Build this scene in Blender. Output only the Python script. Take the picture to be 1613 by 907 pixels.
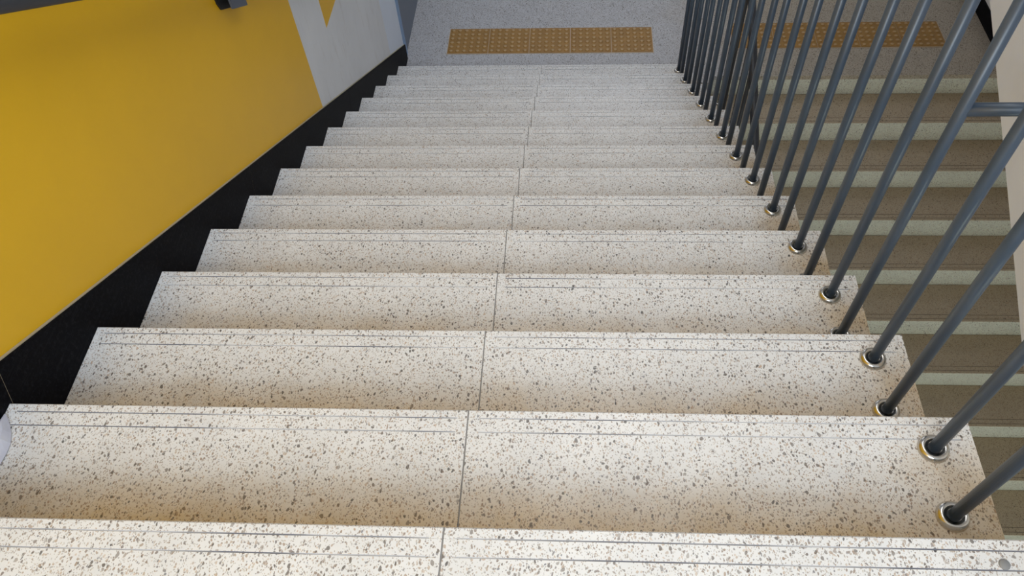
import bpy, math, random
from mathutils import Vector, Matrix

random.seed(7)
for o in list(bpy.data.objects):
    bpy.data.objects.remove(o, do_unlink=True)
S = bpy.context.scene
COL = S.collection

# ------------------------------------------------------------------ camera
cam = bpy.data.cameras.new('camera')
cam.sensor_fit = 'HORIZONTAL'
cam.sensor_width = 36.0
cam.lens = 1172.538 * 36.0 / 1613.0
cam.shift_x = -32.32 / 1613.0
cam.shift_y = 105.74 / 1613.0
cam.clip_start = 0.02
cam_ob = bpy.data.objects.new('camera', cam)
COL.objects.link(cam_ob)
_r = Vector((0.99876861, 0.03568877, -0.03446117))
_u = Vector((-0.01096178, 0.8362104, 0.5482992))
_b = Vector((0.04838491, -0.54724627, 0.83557191))
M = Matrix((( _r.x, _u.x, _b.x, 1.20613), (_r.y, _u.y, _b.y, -0.43938),
            (_r.z, _u.z, _b.z, 1.19989), (0, 0, 0, 1)))
cam_ob.matrix_world = M
S.camera = cam_ob

# ------------------------------------------------------------------ light
S.view_settings.view_transform = 'Standard'
S.view_settings.look = 'None'
S.view_settings.gamma = 1.0
S.view_settings.use_curve_mapping = False
S.view_settings.exposure = 0.0

world = bpy.data.worlds.new('world')
S.world = world
world.use_nodes = True
world.node_tree.nodes['Background'].inputs[0].default_value = (0.80, 0.90, 1.0, 1)
world.node_tree.nodes['Background'].inputs[1].default_value = 0.9

def area(name, loc, target, sx, sy, power, color):
    l = bpy.data.lights.new(name, 'AREA')
    l.shape = 'RECTANGLE'
    l.size, l.size_y = sx, sy
    l.energy = power
    l.color = color
    o = bpy.data.objects.new(name, l)
    COL.objects.link(o)
    o.location = loc
    o.rotation_euler = (Vector(target) - Vector(loc)).to_track_quat('-Z', 'Y').to_euler()
    return o

# daylight through the tall window behind the upper floor
area('window_daylight', (1.0, -2.7, 2.3), (1.2, 1.2, -0.4), 2.4, 1.2, 90, (0.81, 0.91, 1.0))
# unseen fill added over the stairwell to brighten walls and treads
area('stairwell_fill', (1.5, 1.9, 2.92), (1.5, 1.9, -2.0), 1.4, 2.6, 39, (0.87, 0.93, 1.0))
# window over the half landing
area('landing_daylight', (1.7, 5.9, 0.6), (1.8, 4.2, -2.1), 1.8, 1.2, 13, (0.82, 0.87, 1.0))
# daylight of the lower floor, coloured by the greenery outside
area('lower_floor_daylight', (3.2, -1.9, -2.6), (3.2, 3.0, -3.0), 1.8, 1.4, 22, (0.92, 1.0, 0.78))

# ------------------------------------------------------------------ measures
R = 0.30862         # tread depth
H = 0.15154         # rise
W = 2.007           # width of the near flight
N = 14
ZL = -N * H         # landing level
Y0R = 4.079         # landing edge above the second flight
XI, XL, XO = 2.17, 4.195, 4.31 # second flight
BX = 1.924          # baluster row

# ------------------------------------------------------------------ node helpers
class NT:
    def __init__(s, name):
        s.m = bpy.data.materials.new(name)
        s.m.use_nodes = True
        s.t = s.m.node_tree
        s.b = s.t.nodes['Principled BSDF']
    def n(s, typ, **kw):
        x = s.t.nodes.new(typ)
        for k, v in kw.items():
            setattr(x, k, v)
        return x
    def link(s, a, b):
        s.t.links.new(a, b)
    def put(s, sock, v):
        if v is None: return
        if isinstance(v, (int, float)):
            sock.default_value = v
        elif isinstance(v, (tuple, list)):
            sock.default_value = tuple(v) if len(v) == len(sock.default_value) else tuple(v) + (1,)
        else:
            s.link(v, sock)
    def math(s, op, a, b=None, c=None, clamp=False):
        x = s.n('ShaderNodeMath', operation=op, use_clamp=clamp)
        s.put(x.inputs[0], a); s.put(x.inputs[1], b); s.put(x.inputs[2], c)
        return x.outputs[0]
    def mix(s, f, a, b, mode='MIX'):
        x = s.n('ShaderNodeMix', data_type='RGBA', blend_type=mode)
        s.put(x.inputs[0], f); s.put(x.inputs[6], a); s.put(x.inputs[7], b)
        return x.outputs[2]
    def ramp(s, f, stops, interp='LINEAR'):
        x = s.n('ShaderNodeValToRGB')
        x.color_ramp.interpolation = interp
        e = x.color_ramp.elements
        while len(e) < len(stops): e.new(0.5)
        for k, (p, c) in enumerate(stops):
            e[k].position = p
            e[k].color = (c, c, c, 1) if isinstance(c, (int, float)) else tuple(c) + (1,)
        s.put(x.inputs[0], f)
        return x.outputs[0]
    def step(s, v, a, b):
        x = s.n('ShaderNodeMapRange', interpolation_type='SMOOTHSTEP')
        s.put(x.inputs[0], v); x.inputs[1].default_value = a; x.inputs[2].default_value = b
        return x.outputs[0]
    def noise(s, vec, scale, detail=2, rough=0.5):
        x = s.n('ShaderNodeTexNoise')
        if vec is not None: s.link(vec, x.inputs['Vector'])
        x.inputs['Scale'].default_value = scale
        x.inputs['Detail'].default_value = detail
        x.inputs['Roughness'].default_value = rough
        return x
    def pos(s):
        return s.n('ShaderNodeNewGeometry').outputs['Position']
    def obj(s):
        return s.n('ShaderNodeTexCoord').outputs['Object']
    def xyz(s, v):
        x = s.n('ShaderNodeSeparateXYZ'); s.link(v, x.inputs[0]); return x.outputs
    def bump(s, hgt, strength, dist):
        x = s.n('ShaderNodeBump')
        x.inputs['Strength'].default_value = strength
        x.inputs['Distance'].default_value = dist
        s.link(hgt, x.inputs['Height'])
        s.link(x.outputs[0], s.b.inputs['Normal'])

def terrazzo(name, base, dirt_shade=None, rough=0.32, grime=0.0, chip_gain=1.0, size=1.0, dark=1.0, brown_x=False):
    """white cement with marble chips; dirt = None, 'tread' (soil and painted soft shade at the back of a tread)"""
    k = NT(name)
    P = k.pos()
    warp = k.noise(P, 60, 1)
    wv = k.n('ShaderNodeVectorMath', operation='MULTIPLY_ADD')
    k.link(warp.outputs['Color'], wv.inputs[0])
    wv.inputs[1].default_value = (0.010, 0.010, 0.010)
    k.link(P, wv.inputs[2])
    mp = k.n('ShaderNodeMapping'); mp.inputs['Scale'].default_value = (1.25, 0.85, 1.0)
    k.link(wv.outputs[0], mp.inputs[0])
    V = mp.outputs[0]
    mott = k.noise(P, 9, 3)
    col = k.mix(k.step(mott.outputs[0], 0.3, 0.7), tuple(c * 0.93 for c in base), base)
    # (scale, share of cells with a chip, radius, palette)
    layers = [
        (290, 0.62, 0.42, [(0.0, (0.56, 0.48, 0.39)), (0.35, (0.46, 0.44, 0.42)), (0.7, (0.36, 0.26, 0.19)), (1.0, (0.27, 0.27, 0.29))]),
        (165, 0.74, 0.40, [(0.0, (0.58, 0.44, 0.33)), (0.3, (0.44, 0.43, 0.42)), (0.5, (0.66, 0.54, 0.44)), (0.75, (0.32, 0.22, 0.15)), (1.0, (0.19, 0.19, 0.21))]),
        (105, 0.34, 0.36, [(0.0, (0.52, 0.36, 0.25)), (0.35, (0.38, 0.35, 0.33)), (0.6, (0.14, 0.11, 0.09)), (1.0, (0.02, 0.02, 0.02))]),
    ]
    layers = [(a / size, b, c, [(p, tuple(v * dark for v in q)) for p, q in d]) for a, b, c, d in layers]
    for sc, share, rad, pal in layers:
        vo = k.n('ShaderNodeTexVoronoi')
        vo.inputs['Scale'].default_value = sc
        vo.inputs['Randomness'].default_value = 1.0
        k.link(V, vo.inputs['Vector'])
        ch = k.n('ShaderNodeSeparateColor'); k.link(vo.outputs['Color'], ch.inputs[0])
        has = k.math('LESS_THAN', ch.outputs[0], share)
        rr = k.math('MULTIPLY_ADD', ch.outputs[1], rad * 0.6, rad * 0.55)
        inside = k.step(k.math('SUBTRACT', rr, vo.outputs['Distance']), -0.03, 0.05)
        m = k.math('MULTIPLY', has, inside)
        m = k.math('MULTIPLY', m, 0.80 * chip_gain)
        col = k.mix(m, col, k.ramp(ch.outputs[2], pal))
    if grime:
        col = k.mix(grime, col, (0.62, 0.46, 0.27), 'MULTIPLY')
    if brown_x:
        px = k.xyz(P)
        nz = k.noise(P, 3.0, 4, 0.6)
        q = k.step(k.math('ADD', px[0], k.math('MULTIPLY_ADD', nz.outputs[0], 0.8, -0.4)), 1.75, 2.7)  # browner towards larger x, edge broken up by noise
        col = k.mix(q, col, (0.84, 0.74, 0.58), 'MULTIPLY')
    if dirt_shade:
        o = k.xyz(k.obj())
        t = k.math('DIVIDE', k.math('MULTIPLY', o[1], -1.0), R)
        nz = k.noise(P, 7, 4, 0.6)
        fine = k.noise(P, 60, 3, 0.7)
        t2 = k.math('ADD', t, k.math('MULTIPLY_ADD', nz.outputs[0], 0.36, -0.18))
        d = k.math('POWER', k.step(t2, 0.42, 0.98), 0.9)  # soil plus the soft shade below each riser, painted into the colour
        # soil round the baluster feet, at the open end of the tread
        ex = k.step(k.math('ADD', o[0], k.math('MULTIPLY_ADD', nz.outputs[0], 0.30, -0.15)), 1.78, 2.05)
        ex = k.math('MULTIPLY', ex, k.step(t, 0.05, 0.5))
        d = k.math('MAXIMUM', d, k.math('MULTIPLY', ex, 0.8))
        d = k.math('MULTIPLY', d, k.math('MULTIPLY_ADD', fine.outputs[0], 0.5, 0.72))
        col = k.mix(k.math('MULTIPLY', d, dirt_shade, clamp=True), col, (0.72, 0.53, 0.28), 'MULTIPLY')
    k.link(col, k.b.inputs['Base Color'])
    k.b.inputs['Roughness'].default_value = rough
    k.b.inputs['Specular IOR Level'].default_value = 0.35
    return k.m

def paint(name, base, rough=0.55, var=0.05, scale=3.0, bump=0.15, smear=None):
    k = NT(name)
    P = k.pos()
    a = k.noise(P, scale, 4, 0.6)
    col = k.mix(k.step(a.outputs[0], 0.3, 0.7), tuple(c * (1 - var) for c in base), tuple(c * (1 + var) for c in base))
    if smear:
        mp = k.n('ShaderNodeMapping'); mp.inputs['Scale'].default_value = (1, 5, 1.2)
        k.link(P, mp.inputs[0])
        s2 = k.noise(mp.outputs[0], 3.2, 5, 0.7)
        col = k.mix(k.math('MULTIPLY', k.step(s2.outputs[0], 0.52, 0.78), 0.5), col, smear)
    k.link(col, k.b.inputs['Base Color'])
    k.b.inputs['Roughness'].default_value = rough
    f = k.noise(P, 160, 2)
    k.bump(f.outputs[0], bump, 0.001)
    return k.m

def metal(name, base, rough=0.35, metallic=0.0, spec=0.5, var=0.12):
    k = NT(name)
    P = k.pos()
    a = k.noise(P, 25, 3)
    col = k.mix(a.outputs[0], tuple(c * (1 - var) for c in base), tuple(c * (1 + var) for c in base))
    k.link(col, k.b.inputs['Base Color'])
    k.b.inputs['Roughness'].default_value = rough
    k.b.inputs['Metallic'].default_value = metallic
    k.b.inputs['Specular IOR Level'].default_value = spec
    f = k.noise(P, 300, 2)
    k.bump(f.outputs[0], 0.08, 0.0005)
    return k.m

M_TREAD = terrazzo('terrazzo_tread', (0.83, 0.815, 0.80), dirt_shade=1.0)
M_FLOOR = terrazzo('terrazzo_floor', (0.83, 0.82, 0.81))
M_RISER = terrazzo('terrazzo_riser', (0.76, 0.75, 0.72))
M_LAND = terrazzo('terrazzo_landing', (0.58, 0.57, 0.585), chip_gain=1.0, size=1.35, dark=0.45, brown_x=True)
M_TREAD2 = terrazzo('terrazzo_tread_soiled', (0.70, 0.68, 0.63), dirt_shade=0.5, grime=0.75, rough=0.45)
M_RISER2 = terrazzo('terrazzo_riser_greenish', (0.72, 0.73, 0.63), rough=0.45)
def groove_mat():
    k = NT('groove_dirt')
    a = k.noise(k.pos(), 3.5, 2)
    k.link(k.mix(k.step(a.outputs[0], 0.38, 0.62), (0.24, 0.25, 0.29), (0.62, 0.62, 0.64)), k.b.inputs['Base Color'])
    k.b.inputs['Roughness'].default_value = 0.8
    return k.m
M_GROOVE = groove_mat()
M_JOINT = metal('joint_grout', (0.30, 0.29, 0.28), rough=0.8)
M_GROOVE2 = metal('groove_dirt_brown', (0.12, 0.09, 0.07), rough=0.8)
M_YELLOW = paint('yellow_wall_paint', (0.84, 0.47, 0.003), rough=0.42, var=0.03, scale=2.0)
M_WHITE = paint('white_wall_paint', (0.74, 0.74, 0.75), rough=0.6, var=0.03, smear=(0.52, 0.48, 0.44))
M_WHITE2 = paint('fresh_white_paint', (0.72, 0.77, 0.86), rough=0.6, var=0.02)
M_STRING = paint('white_string_paint', (0.76, 0.79, 0.87), rough=0.6, var=0.03, scale=6)
M_PLASTER = paint('plaster', (0.42, 0.36, 0.25), rough=0.8)
M_CONC = paint('grey_concrete_paint', (0.45, 0.45, 0.44), rough=0.8)
M_POLE = metal('slate_blue_metal_paint', (0.042, 0.066, 0.105), rough=0.36, spec=0.7)
M_RAIL = metal('dark_grey_rail', (0.035, 0.036, 0.042), rough=0.45)
M_BRACKET = metal('slate_bracket', (0.10, 0.115, 0.15), rough=0.5)
M_CHROME = metal('stainless_steel', (0.62, 0.58, 0.52), rough=0.22, metallic=1.0)
M_DARK = metal('dark_cavity', (0.01, 0.01, 0.012), rough=0.6)
M_FRAME = metal('pale_blue_steel_paint', (0.24, 0.36, 0.56), rough=0.4)
M_DOOR = metal('grey_door_paint', (0.16, 0.185, 0.23), rough=0.5, var=0.04)
M_GASKET = metal('navy_gasket', (0.015, 0.03, 0.08), rough=0.6)

def black_granite():
    k = NT('black_granite')
    P = k.pos()
    o = k.xyz(P)
    a = k.noise(P, 90, 3, 0.7)
    base = k.mix(k.step(a.outputs[0], 0.45, 0.8), (0.0035, 0.0035, 0.005), (0.014, 0.014, 0.017))
    mp = k.n('ShaderNodeMapping'); mp.inputs['Scale'].default_value = (1, 1, 14)
    k.link(P, mp.inputs[0])
    st = k.noise(mp.outputs[0], 9, 4, 0.7)
    base = k.mix(k.math('MULTIPLY', k.step(st.outputs[0], 0.5, 0.8), 0.5), base, (0.020, 0.020, 0.024))
    k.link(base, k.b.inputs['Base Color'])
    k.b.inputs['Roughness'].default_value = 0.5
    k.b.inputs['Specular IOR Level'].default_value = 0.04
    return k.m
M_BLACK = black_granite()

def tactile_mat():
    k = NT('tan_tactile_tile')
    P = k.pos()
    a = k.noise(P, 14, 4, 0.6)
    col = k.mix(k.step(a.outputs[0], 0.3, 0.7), (0.32, 0.165, 0.036), (0.38, 0.20, 0.046))
    z = k.xyz(P)[2]
    dome_top = k.step(z, ZL + 0.0105, ZL + 0.0125)      # dome tops mixed paler
    col = k.mix(k.math('MULTIPLY', dome_top, 0.45), col, (0.66, 0.48, 0.28))
    k.link(col, k.b.inputs['Base Color'])
    k.b.inputs['Roughness'].default_value = 0.4
    return k.m
M_TACT = tactile_mat()
M_GROUT = paint('pale_grout', (0.62, 0.50, 0.38), rough=0.8)

def plastic_mat():
    k = NT('milky_plastic')
    a = k.noise(k.pos(), 40, 2)
    k.link(k.mix(a.outputs[0], (0.70, 0.70, 0.82), (0.88, 0.88, 0.95)), k.b.inputs['Base Color'])
    k.b.inputs['Roughness'].default_value = 0.35
    k.b.inputs['Transmission Weight'].default_value = 0.25
    return k.m
M_PLASTIC = plastic_mat()

# ------------------------------------------------------------------ mesh helpers
class MB:
    def __init__(s):
        s.v, s.f, s.mi, s.sm = [], [], [], []
    def face(s, idx, mi=0, smooth=False):
        s.f.append(idx); s.mi.append(mi); s.sm.append(smooth)
    def box(s, x0, x1, y0, y1, z0, z1, mi=0, top=None):
        b = len(s.v)
        s.v += [(x0, y0, z0), (x1, y0, z0), (x1, y1, z0), (x0, y1, z0), (x0, y0, z1), (x1, y0, z1), (x1, y1, z1), (x0, y1, z1)]
        for k, q in enumerate(((0, 3, 2, 1), (4, 5, 6, 7), (0, 1, 5, 4), (1, 2, 6, 5), (2, 3, 7, 6), (3, 0, 4, 7))):
            s.face([b + i for i in q], top if (k == 1 and top is not None) else mi)
        return s
    def prism_x(s, poly, x0, x1, mi=0):
        """polygon in (y,z), extruded along x"""
        b = len(s.v); n = len(poly)
        s.v += [(x0, y, z) for y, z in poly] + [(x1, y, z) for y, z in poly]
        s.face([b + i for i in range(n)][::-1], mi)
        s.face([b + n + i for i in range(n)], mi)
        for i in range(n):
            j = (i + 1) % n
            s.face([b + i, b + j, b + n + j, b + n + i], mi)
        return s
    def prism_z(s, poly, z0, z1, mi=0):
        b = len(s.v); n = len(poly)
        s.v += [(x, y, z0) for x, y in poly] + [(x, y, z1) for x, y in poly]
        s.face([b + i for i in range(n)][::-1], mi)
        s.face([b + n + i for i in range(n)], mi)
        for i in range(n):
            j = (i + 1) % n
            s.face([b + i, b + j, b + n + j, b + n + i], mi)
        return s
    def tube(s, pts, r, seg=16, mi=0):
        pts = [Vector(p) for p in pts]
        rings = []
        for i, p in enumerate(pts):
            d = (pts[min(i + 1, len(pts) - 1)] - pts[max(i - 1, 0)]).normalized()
            a = d.cross(Vector((1, 0, 0)) if abs(d.x) < 0.8 else Vector((0, 1, 0))).normalized()
            c = d.cross(a)
            b = len(s.v)
            for k in range(seg):
                t = 2 * math.pi * k / seg
                q = p + (a * math.cos(t) + c * math.sin(t)) * r
                s.v.append(tuple(q))
            rings.append(b)
        for i in range(len(rings) - 1):
            for k in range(seg):
                k2 = (k + 1) % seg
                s.face([rings[i] + k, rings[i] + k2, rings[i + 1] + k2, rings[i + 1] + k], mi, True)
        s.face([rings[0] + k for k in range(seg)][::-1], mi)
        s.face([rings[-1] + k for k in range(seg)], mi)
        return s
    def lathe(s, prof, c, seg=28, mi=0):
        """profile (r,z) around the vertical through c"""
        b = len(s.v); n = len(prof)
        for r, z in prof:
            for k in range(seg):
                t = 2 * math.pi * k / seg
                s.v.append((c[0] + r * math.cos(t), c[1] + r * math.sin(t), c[2] + z))
        for i in range(n - 1):
            for k in range(seg):
                k2 = (k + 1) % seg
                s.face([b + i * seg + k, b + i * seg + k2, b + (i + 1) * seg + k2, b + (i + 1) * seg + k], mi, True)
        return s
    def build(s, name, mats, parent=None, loc=(0, 0, 0), bevel=0):
        me = bpy.data.meshes.new(name)
        me.from_pydata(s.v, [], s.f)
        for m in (mats if isinstance(mats, (list, tuple)) else [mats]):
            me.materials.append(m)
        for p, mi, sm in zip(me.polygons, s.mi, s.sm):
            p.material_index = mi; p.use_smooth = sm
        me.update()
        o = bpy.data.objects.new(name, me)
        COL.objects.link(o)
        o.location = loc
        if parent: o.parent = parent
        if bevel:
            bv = o.modifiers.new('bevel', 'BEVEL'); bv.width = bevel; bv.segments = 2; bv.limit_method = 'ANGLE'
        return o

def tag(o, label=None, cat=None, group=None, kind=None):
    if label: o['label'] = label
    if cat: o['category'] = cat
    if group: o['group'] = group
    if kind: o['kind'] = kind
    return o
def empty(name, loc=(0, 0, 0)):
    o = bpy.data.objects.new(name, None)
    o.empty_display_size = 0.1
    COL.objects.link(o); o.location = loc
    return o
def struct(name, mb, mats, **kw):
    return tag(mb.build(name, mats, **kw), kind='structure')
def child(name, mb, mats, parent, **kw):
    return mb.build(name, mats, parent, **kw)
def copy_child(o, parent, loc):
    c = o.copy(); COL.objects.link(c); c.parent = parent; c.location = loc
    for g in o.children:
        d = g.copy(); COL.objects.link(d); d.parent = c
    return c

# tread slab: the nosing is at y=0, the slab runs to -y (sgn=1) or +y (sgn=-1)
def slab(x0, x1, depth, sgn=1, thick=0.03, front=0, g0=0.022, g1=0.022, grooves=((0.0190, 0.0216), (0.0510, 0.0536))):
    m = MB()
    xs = [x0, x0 + g0, x1 - g1, x1]
    ys = [0.0, 0.003] + [v for g in grooves for v in (g[0], g[0] + 0.0005, g[1] - 0.0005, g[1])] + [depth]
    def z(i, j):
        y = ys[j]
        if j == 0: return -0.003
        if i in (1, 2):
            for g in grooves:
                if g[0] < y < g[1]: return -0.0015
        return 0.0
    nx, ny = len(xs), len(ys)
    for i in range(nx):
        for j in range(ny):
            # chips of the ends of the groove: shift the end ring so grooves stop bluntly
            m.v.append((xs[i], -sgn * ys[j], z(i, j) if i in (1, 2) or j == 0 else 0.0))
    for i in range(nx - 1):
        for j in range(ny - 1):
            q = [i * ny + j, (i + 1) * ny + j, (i + 1) * ny + j + 1, i * ny + j + 1]
            inner = 0
            if i == 1:
                mid = (ys[j] + ys[j + 1]) / 2
                inner = 1 if any(g[0] < mid < g[1] for g in grooves) else 0
            if sgn == 1: q = q[::-1]
            m.face(q, inner)
    b = len(m.v)
    yb = -sgn * depth
    m.v += [(x0, 0, -thick), (x1, 0, -thick), (x1, yb, -thick), (x0, yb, -thick)]
    fr = [i * ny for i in range(nx)]
    bk = [i * ny + ny - 1 for i in range(nx)]
    f = [b, b + 1] + fr[::-1]
    m.face(f if sgn == -1 else f[::-1], front)
    f = [b + 2, b + 3] + bk
    m.face(f if sgn == -1 else f[::-1])
    f = [b, *range(0, ny), b + 3]
    m.face(f[::-1] if sgn == -1 else f)
    f = [b + 1, *range((nx - 1) * ny, nx * ny), b + 2]
    m.face(f if sgn == -1 else f[::-1])
    m.face([b, b + 1, b + 2, b + 3][::(-1 if sgn == -1 else 1)])
    return m

# ------------------------------------------------------------------ setting
# left wall with its painted fields (all in one plane, split where the paint changes)
Y_END = 4.31
def wall_piece(mb, y0, y1, z0, z1, mi):
    mb.box(-0.12, 0.0, y0, y1, z0, z1, mi)
wl = MB()
wall_piece(wl, -3.0, 2.512, -3.0, 3.0, 0)
wall_piece(wl, 2.512, 2.872, -3.0, 3.0, 1)
wall_piece(wl, 2.872, 3.915, -3.0, -0.942, 1)
wall_piece(wl, 2.872, 3.915, -0.942, 0.3, 0)
wall_piece(wl, 2.872, 3.915, 0.3, 3.0, 1)
wall_piece(wl, 3.915, Y_END, -3.0, 3.0, 2)
struct('wall_left', wl, [M_YELLOW, M_WHITE, M_WHITE2])
struct('wall_left_landing', MB().box(-0.12, -0.02, 5.55, 6.2, ZL - 0.2, 3.0), M_WHITE)
struct('wall_right', MB().box(XO, XO + 0.12, -3.0, 6.2, -5.2, 3.0), M_WHITE)
struct('wall_right_pier', MB().box(XL, XO - 0.001, Y0R + 0.12, 6.19, ZL + 0.001, 1.25), M_WHITE)
struct('wall_far', MB().box(-0.12, XO + 0.12, 6.2, 6.32, -5.2, -0.3).box(-0.12, 0.6, 6.2, 6.32, -0.3, 3.0)
       .box(2.9, XO + 0.12, 6.2, 6.32, -0.3, 3.0).box(0.6, 2.9, 6.2, 6.32, 1.4, 3.0), M_WHITE)
wf = MB()
for a in ((0.6, 2.9, 6.22, 6.28, -0.3, -0.24), (0.6, 2.9, 6.22, 6.28, 1.34, 1.4), (0.6, 0.66, 6.22, 6.28, -0.24, 1.34),
          (2.84, 2.9, 6.22, 6.28, -0.24, 1.34), (1.72, 1.78, 6.22, 6.28, -0.24, 1.34)):
    wf.box(*a)
struct('window_1', wf, M_DOOR)
struct('ceiling', MB().box(-0.12, XO + 0.12, -3.0, 6.32, 3.0, 3.1), M_STRING)

# upper floor: terrazzo slabs whose edge is the top nosing
fl = empty('floor'); tag(fl, kind='structure')
f1 = slab(0.012, 0.9985, 2.99, 1, 0.03, g0=0.03); child('floor_slab', f1, [M_FLOOR, M_GROOVE], fl)
f2 = slab(1.0015, W, 2.99, 1, 0.03); child('floor_slab', f2, [M_FLOOR, M_GROOVE], fl)
child('joint_filler', MB().box(0.9990, 1.0010, -2.98, -0.001, -0.02, -0.0008), M_JOINT, fl)
child('floor_slab', MB().box(W + 0.002, XO, -2.99, 0.0, -0.03, 0.0), M_FLOOR, fl)
child('floor_body', MB().box(0.0, XO, -2.99, -0.012, -0.26, -0.031), M_CONC, fl)
# half landing
YA = 13 * R
landing = MB()
landing.prism_z([(0.0, YA - 0.012), (W, YA - 0.012), (W + 0.001, YA), (XI, YA), (XI, Y0R), (XO, Y0R), (XO, 6.2), (-0.12, 6.2), (-0.12, Y_END + 0.0), (0.0, Y_END)], ZL - 0.03, ZL)
struct('floor_landing', landing, M_LAND)
struct('floor_landing_slab', MB().box(0.0, XO, Y0R + 0.03, 6.2, ZL - 0.25, ZL - 0.031), M_CONC)

# black skirting beside the near flight
SK = 0.104
poly = [(-2.95, 0.10), (0.0, 0.10)]
poly = [(Y_END, ZL + 0.001), (Y_END, -Y_END * H / R + SK + 0.006), (0.0, SK - 0.004), (-2.9, 0.10), (-2.9, 0.001)]
for k in range(0, 14):
    poly.append((k * R + 0.0005, -k * H + 0.0012))
    poly.append((k * R + 0.0005, -(k + 1) * H + 0.0012))
# split in granite lengths: 1.28 m apart, joints square to the slope
def clip(poly, d0, d1):
    n = Vector((1, -H / R)).normalized()
    for lim, sg in ((d0, 1), (d1, -1)):
        out = []
        for i in range(len(poly)):
            a, b = Vector(poly[i]), Vector(poly[(i + 1) % len(poly)])
            da, db = sg * (a.dot(n) - lim), sg * (b.dot(n) - lim)
            if da >= 0: out.append(tuple(a))
            if (da >= 0) != (db >= 0): out.append(tuple(a + (b - a) * (da / (da - db))))
        poly = out
    return poly
nn = Vector((1, -H / R)).normalized()
j0 = Vector((0.325, -0.131)).dot(nn); j1 = Vector((1.600, -0.746)).dot(nn)
cuts = [-9, j0, j1, j1 + (j1 - j0), j1 + 2 * (j1 - j0), 20]
bl = empty('baseboard_left'); tag(bl, kind='structure')
for a, b in zip(cuts[:-1], cuts[1:]):
    q = clip(poly, a + 0.0007, b - 0.0007)
    if len(q) > 2:
        child('baseboard_length', MB().prism_x(q, 0.0005, 0.012), M_BLACK, bl)
for a in cuts[1:-1]:
    q = clip(poly, a - 0.0007, a + 0.0007)
    if len(q) > 2:
        child('joint_filler', MB().prism_x(q, 0.0005, 0.0115), M_PLASTER, bl)
# thin plaster edge on top of the skirting
s0, s1 = (0.0, SK - 0.004), (Y_END, -Y_END * H / R + SK + 0.006)
struct('trim_1', MB().prism_x([s0, (s0[0], s0[1] + 0.0022), (s1[0], s1[1] + 0.0008), s1], 0.0003, 0.008), M_PLASTER)
# skirting of the right wall: level on the landing, sloping along the second flight
struct('baseboard_right', MB().box(XL - 0.012, XL - 0.0005, Y0R + 0.121, 6.19, ZL + 0.0005, ZL + 0.11), M_BLACK)
# lower floor
struct('floor_lower', MB().box(-0.12, XO, -3.0, 6.2, ZL - 14 * H - 0.2, ZL - 14 * H), M_LAND)

# door at the end of the left wall: pale blue steel frame, grey leaf
dr = empty('door_1', (0, Y_END, ZL)); tag(dr, kind='structure')
dz = 2.12
f = MB().box(-0.10, 0.004, 0.002, 0.036, 0, dz).box(-0.10, 0.004, 1.185, 1.235, 0, dz).box(-0.10, 0.004, 0.036, 1.185, dz - 0.05, dz)
child('door_frame', f, M_FRAME, dr, bevel=0.002)
child('door_gasket', MB().box(-0.06, 0.001, 0.036, 0.042, 0, dz - 0.05), M_GASKET, dr)
child('door_jamb', MB().box(-0.06, 0.004, 0.042, 0.066, 0, dz - 0.05), M_FRAME, dr, bevel=0.002)
leaf = child('door_leaf', MB().box(-0.055, -0.004, 0.067, 1.184, 0.004, dz - 0.052), M_DOOR, dr)
child('door_handle', MB().tube([(-0.004, 1.08, 1.0), (0.05, 1.08, 1.0), (0.05, 0.95, 1.0)], 0.009), M_CHROME, leaf)
struct('wall_left_lintel', MB().box(-0.12, 0.0, Y_END, 5.55, ZL + dz + 0.002, 3.0), M_WHITE)

# ------------------------------------------------------------------ near flight
st = empty('staircase', (0, 0, 0))
tag(st, 'white speckled terrazzo staircase going down beside the yellow wall', 'staircase')
proto = None
for k in range(1, 14):
    if proto is None:
        sp = empty('step', (0, k * R, -k * H)); sp.parent = st
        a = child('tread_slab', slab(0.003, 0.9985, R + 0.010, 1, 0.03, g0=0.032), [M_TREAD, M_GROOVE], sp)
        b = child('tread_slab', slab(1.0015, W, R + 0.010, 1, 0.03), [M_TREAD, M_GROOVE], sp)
        c = child('riser', MB().box(0.003, W, -0.022, -0.012, -H + 0.0005, -0.0305), M_RISER, sp)
        child('joint_filler', MB().box(0.9990, 1.0010, -R + 0.001, -0.001, -0.02, -0.0008), M_JOINT, sp)
        proto = sp
    else:
        copy_child(proto, st, (0, k * R, -k * H))
# riser under the top nosing and the concrete body below the steps
child('top_riser', MB().box(0.003, W, -0.011, -0.002, -H + 0.0005, -0.0305), M_RISER, st)
body = []
for k in range(1, 14):
    body.append(((k - 1) * R - 0.001, -k * H - 0.031)); body.append((k * R - 0.023, -k * H - 0.031))
body += [(13 * R - 0.023, ZL - 0.05), (13 * R - 0.023, ZL - 0.24), (-0.001, -0.42)]
child('concrete_body', MB().prism_x(body, 0.003, W - 0.004), M_CONC, st)
# metal plug in the top slab
tag(MB().lathe([(0.0001, 0.0025), (0.0075, 0.0025), (0.0088, 0.001), (0.009, 0.0)], (1.9033, -0.0424, 0.0003), 20)
    .build('floor_plug', metal('dull_zinc', (0.25, 0.25, 0.25), 0.6)), 'small round grey plug in the top slab near the railing', 'floor plug')

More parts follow.
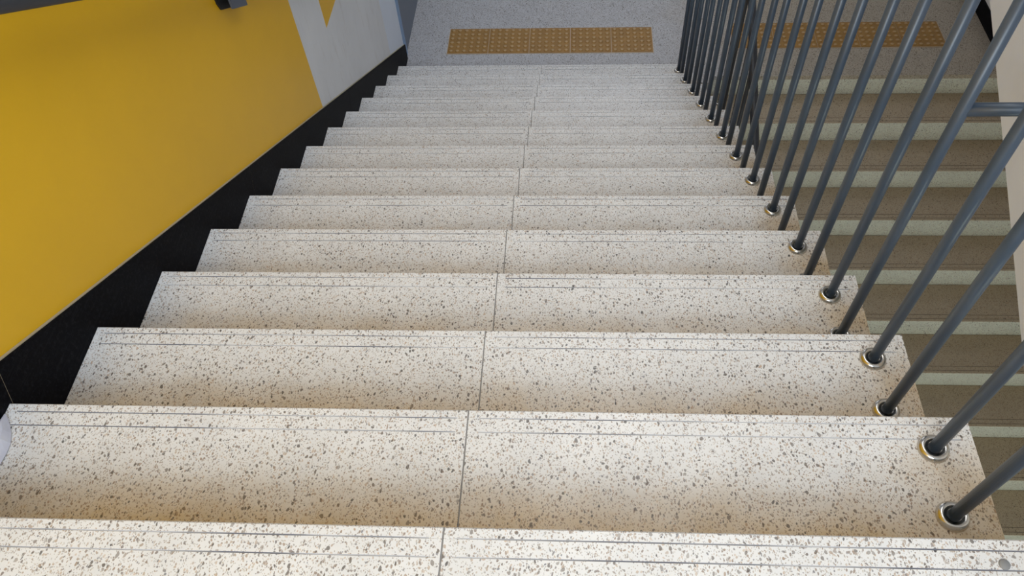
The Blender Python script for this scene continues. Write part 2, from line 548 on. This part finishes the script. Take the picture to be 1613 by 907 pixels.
# ------------------------------------------------------------------ second flight (coming towards the camera, lower down)
YN = [4.079, 3.800, 3.500, 3.200, 2.895, 2.590, 2.280, 1.970]
YN = [Y0R - j * R for j in range(14)]
st2 = empty('staircase', (XI, Y0R, ZL))
tag(st2, 'shaded brownish terrazzo staircase behind the railing, its pale risers facing the camera', 'staircase')
proto2 = None
for j in range(1, 14):
    # nosing of step j at y = Y0R - j R, slab runs back to the riser above it
    loc = (0, -j * R, -j * H)
    if proto2 is None:
        sp = empty('step', loc); sp.parent = st2
        child('tread_slab', slab(0.0, XO - XI - 0.001, R - 0.0005, -1, 0.03, front=2), [M_TREAD2, M_GROOVE2, M_RISER2], sp)
        child('riser', MB().box(0.0, XO - XI - 0.001, 0.001, 0.011, -H + 0.0005, -0.0305), M_RISER2, sp)
        proto2 = sp
    else:
        copy_child(proto2, st2, loc)
child('top_riser', MB().box(0.0, XO - XI - 0.001, 0.001, 0.011, -H + 0.0005, -0.0305), M_RISER2, st2)
body = []
for j in range(1, 14):
    body.append((-(j - 1) * R + 0.012, -j * H - 0.031)); body.append((-j * R + 0.012, -j * H - 0.031))
body += [(-13 * R + 0.012, -14 * H + 0.0), (-13 * R + 0.35, -14 * H), (0.012, -0.42)]
child('concrete_body', MB().prism_x(body, 0.004, XO - XI - 0.002), M_CONC, st2)

# ------------------------------------------------------------------ flight going up above the second one
up = empty('upper_staircase', (2.18, 0.31, 0))
tag(up, 'white painted side and underside of the stair flight rising at the right edge', 'staircase')
def ez(y): return 0.1645 + 0.4355 * (y - 1.2445)
prof = [(0.31, ez(0.31)), (0.31, 0.0)]
steps = 13
y = 0.31
for k in range(steps):
    prof.append((y, (k + 1) * H)); y += R
    prof.append((y, (k + 1) * H))
prof.append((y, y * 0 + ez(y)))
prof = [(a - 0.31, b) for a, b in prof]
child('stringer', MB().prism_x(prof, 0.0, 0.05), M_STRING, up)
prof2 = [(0.005, ez(0.315) + 0.02), (0.005, 0.0)]
y = 0.0
for k in range(steps):
    prof2.append((y + 0.005, (k + 1) * H - 0.003)); y += R
    prof2.append((y + 0.005, (k + 1) * H - 0.003))
prof2.append((y + 0.005, ez(y + 0.31) + 0.02))
child('flight_slab', MB().prism_x(prof2, 0.051, XO - 2.18 - 0.001), M_CONC, up)

# ------------------------------------------------------------------ railing of the near flight
rl = empty('stair_railing', (BX, 0, 0))
tag(rl, 'slate blue metal stair railing with thin round balusters beside the near flight', 'railing')
RB = 0.0122
def rail_h(y, base=0.96): return base - y * H / R
def flange_mb():
    return MB().lathe([(0.0126, 0.0060), (0.0150, 0.0062), (0.0172, 0.0092), (0.0205, 0.0112), (0.0245, 0.0105), (0.0285, 0.0070), (0.0310, 0.0)], (0, 0, 0), 32)
protoB = {}
for k in range(0, 14):
    for off in (0.0735, 0.2125):
        if k == 0 and off < 0.1: continue
        y = k * R - off; z = -k * H
        L = rail_h(y) - z - 0.015
        if off not in protoB:
            b = child('baluster', MB().tube([(0, 0, 0.0), (0, 0, L)], RB, 20), M_POLE, rl, loc=(0, y, z + 0.0005))
            child('flange', flange_mb(), M_CHROME, b)
            protoB[off] = b
        else:
            copy_child(protoB[off], rl, (0, y, z + 0.0005))
child('handrail', MB().tube([(0, -0.55, 0.96), (0, -0.35, 0.96), (0, -0.02, rail_h(0) + 0.0), (0, 3.95, rail_h(3.95)), (0.0, 4.18, rail_h(4.12))], 0.024, 20), M_POLE, rl)
tb = child('tie_bar', MB().tube([(0.0, 0.7145, 0.277), (0.255, 0.7145, 0.277)], 0.0125, 18), M_POLE, rl)

# railing of the second flight
rl2 = empty('stair_railing', (2.253, 0, 0))
tag(rl2, 'darker stair railing further down, glimpsed through the near balusters, along the second flight', 'railing')
def rail2(y): return ZL - (Y0R - y) * H / R + 0.95
pb = None
for j in range(1, 10):
    for off in (0.0735, 0.2125):
        y = Y0R - j * R + off; z = ZL - j * H
        if pb is None or off == 0.2125 and len(pb) == 1:
            pb = pb or {}
            b = child('baluster', MB().tube([(0, 0, 0), (0, 0, rail2(y) - z - 0.01)], RB, 14), M_RAIL, rl2, loc=(0, y, z + 0.0005))
            child('flange', flange_mb(), M_CHROME, b)
            pb[off] = b
        else:
            copy_child(pb[off], rl2, (0, y, z + 0.0005))
child('handrail', MB().tube([(0, Y0R - 10 * R, rail2(Y0R - 10 * R)), (0, Y0R - 0.02, rail2(Y0R)), (-0.12, Y0R + 0.12, rail2(Y0R) + 0.02), (-0.31, Y0R + 0.13, rail2(Y0R) + 0.02)], 0.024, 20), M_RAIL, rl2)

# ------------------------------------------------------------------ handrail on the left wall
wr = empty('wall_handrail', (0, 0, 0))
tag(wr, 'dark grey handrail with a bracket running along the top of the yellow wall', 'handrail')
def wz(y, d): return d - y * H / R
RR = 0.024
RC = 0.812 + RR * math.sqrt(1 + (H / R) ** 2)
child('rail', MB().tube([(0.07, -0.3, RC + 0.15), (0.07, 3.6, wz(3.6, RC))], RR, 20) if False else
      MB().tube([(0.07, -0.3, wz(-0.3, RC)), (0.07, 3.6, wz(3.6, RC))], RR, 20), M_RAIL, wr)
def bracket(yc):
    s = H / R
    e = empty('bracket', (0, yc, -yc * s)); e.parent = wr
    # sloping flat plate with a folded, hollow end
    def q(a, d): return (a, d - a * s)
    child('bracket_plate', MB().prism_x([q(-0.035, 0.690), q(0.085, 0.690), q(0.095, 0.80), q(-0.035, 0.80)], 0.030, 0.036), M_BRACKET, e)
    child('bracket_back', MB().prism_x([q(-0.068, 0.712), q(-0.056, 0.690), q(0.085, 0.690), q(0.095, 0.80), q(-0.068, 0.80)], 0.0, 0.006), M_DARK, e)
    child('bracket_side', MB().prism_x([q(0.080, 0.690), q(0.086, 0.690), q(0.095, 0.80), q(0.089, 0.80)], 0.006, 0.030), M_BRACKET, e)
    child('bracket_arm', MB().tube([(0.036, 0.03, 0.78 - 0.03 * s), (0.07, 0.03, 0.80 - 0.03 * s), (0.07, 0.03, 0.83 - 0.03 * s)], 0.008, 10), M_BRACKET, e)
    return e
b0 = bracket(1.965)
for yc in (0.5, 3.3):
    c = b0.copy(); COL.objects.link(c); c.parent = wr; c.location = (0, yc, -yc * H / R)
    for g in b0.children:
        d = g.copy(); COL.objects.link(d); d.parent = c

# ------------------------------------------------------------------ tactile tiles
def tile_mb():
    m = MB()
    s = 0.2960
    m.box(0, s, 0, s, 0.0, 0.0035)
    for i in range(6):
        for j in range(6):
            cx, cy = 0.0247 + i * 0.0490, 0.0247 + j * 0.0490
            m.lathe([(0.0165, 0.0035), (0.0145, 0.0062), (0.0115, 0.0080), (0.006, 0.0092), (0.0005, 0.0094)], (cx, cy, 0), 12)
    return m
place = ['leftmost, at the door side', 'second from the left', 'middle one', 'second from the right', 'rightmost, next to the railing']
place2 = ['leftmost, behind clustered balusters', 'second from the left', 'middle one', 'second from the right', 'rightmost, towards the black skirting']
tp = None
for row, (x0, y0, pl, nm, gr) in enumerate(((0.2934, 4.3575, place, 'foot of the near flight', 'tactile tiles at the foot of the near flight'),
                                            (2.368, 4.392, place2, 'landing seen through the railing', 'tactile tiles seen through the railing'))):
    bed = MB().box(x0 - 0.0032, x0 + 1.5032, y0 - 0.0032, y0 + 0.3032, ZL + 0.0003, ZL + 0.0035)
    bo = bed.build('grout_bed', M_GROUT)
    tag(bo, 'thin pale grout lines round the tan tiles, ' + nm, 'grout')
    for i in range(5):
        if tp is None:
            o = tp = tile_mb().build('tactile_tile', M_TACT)
        else:
            o = tp.copy(); COL.objects.link(o)
        o.location = (x0 + i * 0.3 + 0.0020, y0 + 0.0020, ZL + 0.0036)
        tag(o, 'tan domed tactile tile, %s, %s' % (nm, pl[i]), 'tactile tile', gr)

# ------------------------------------------------------------------ scrap of plastic on the first step
def scrap():
    m = MB()
    out = [(0.014, 0.279), (0.034, 0.268), (0.047, 0.253), (0.055, 0.230), (0.057, 0.205), (0.056, 0.180), (0.050, 0.150), (0.016, 0.145)]
    n = 7
    for i in range(n):
        t = i / (n - 1)
        yy = 0.279 - t * 0.134
        xr = 0.016 + 0.040 * math.sin(min(1.0, t * 1.6) * math.pi / 2) * (1 - 0.35 * max(0, t - 0.6))
        for j in range(6):
            u = j / 5
            x = 0.014 + (xr - 0.012) * u
            z = 0.004 + 0.030 * math.sin(u * math.pi) * math.sin(t * math.pi) + random.uniform(-0.002, 0.004)
            if u == 1: z = 0.002
            m.v.append((x, yy, z))
    for i in range(n - 1):
        for j in range(5):
            a = i * 6 + j
            m.face([a, a + 6, a + 7, a + 1], 0, False)
    o = m.build('plastic_scrap', M_PLASTIC, loc=(0, 0, -H + 0.0005))
    so = o.modifiers.new('thickness', 'SOLIDIFY'); so.thickness = 0.0012
    return o
tag(scrap(), 'small crumpled scrap of milky plastic on the step at the left edge', 'plastic scrap')
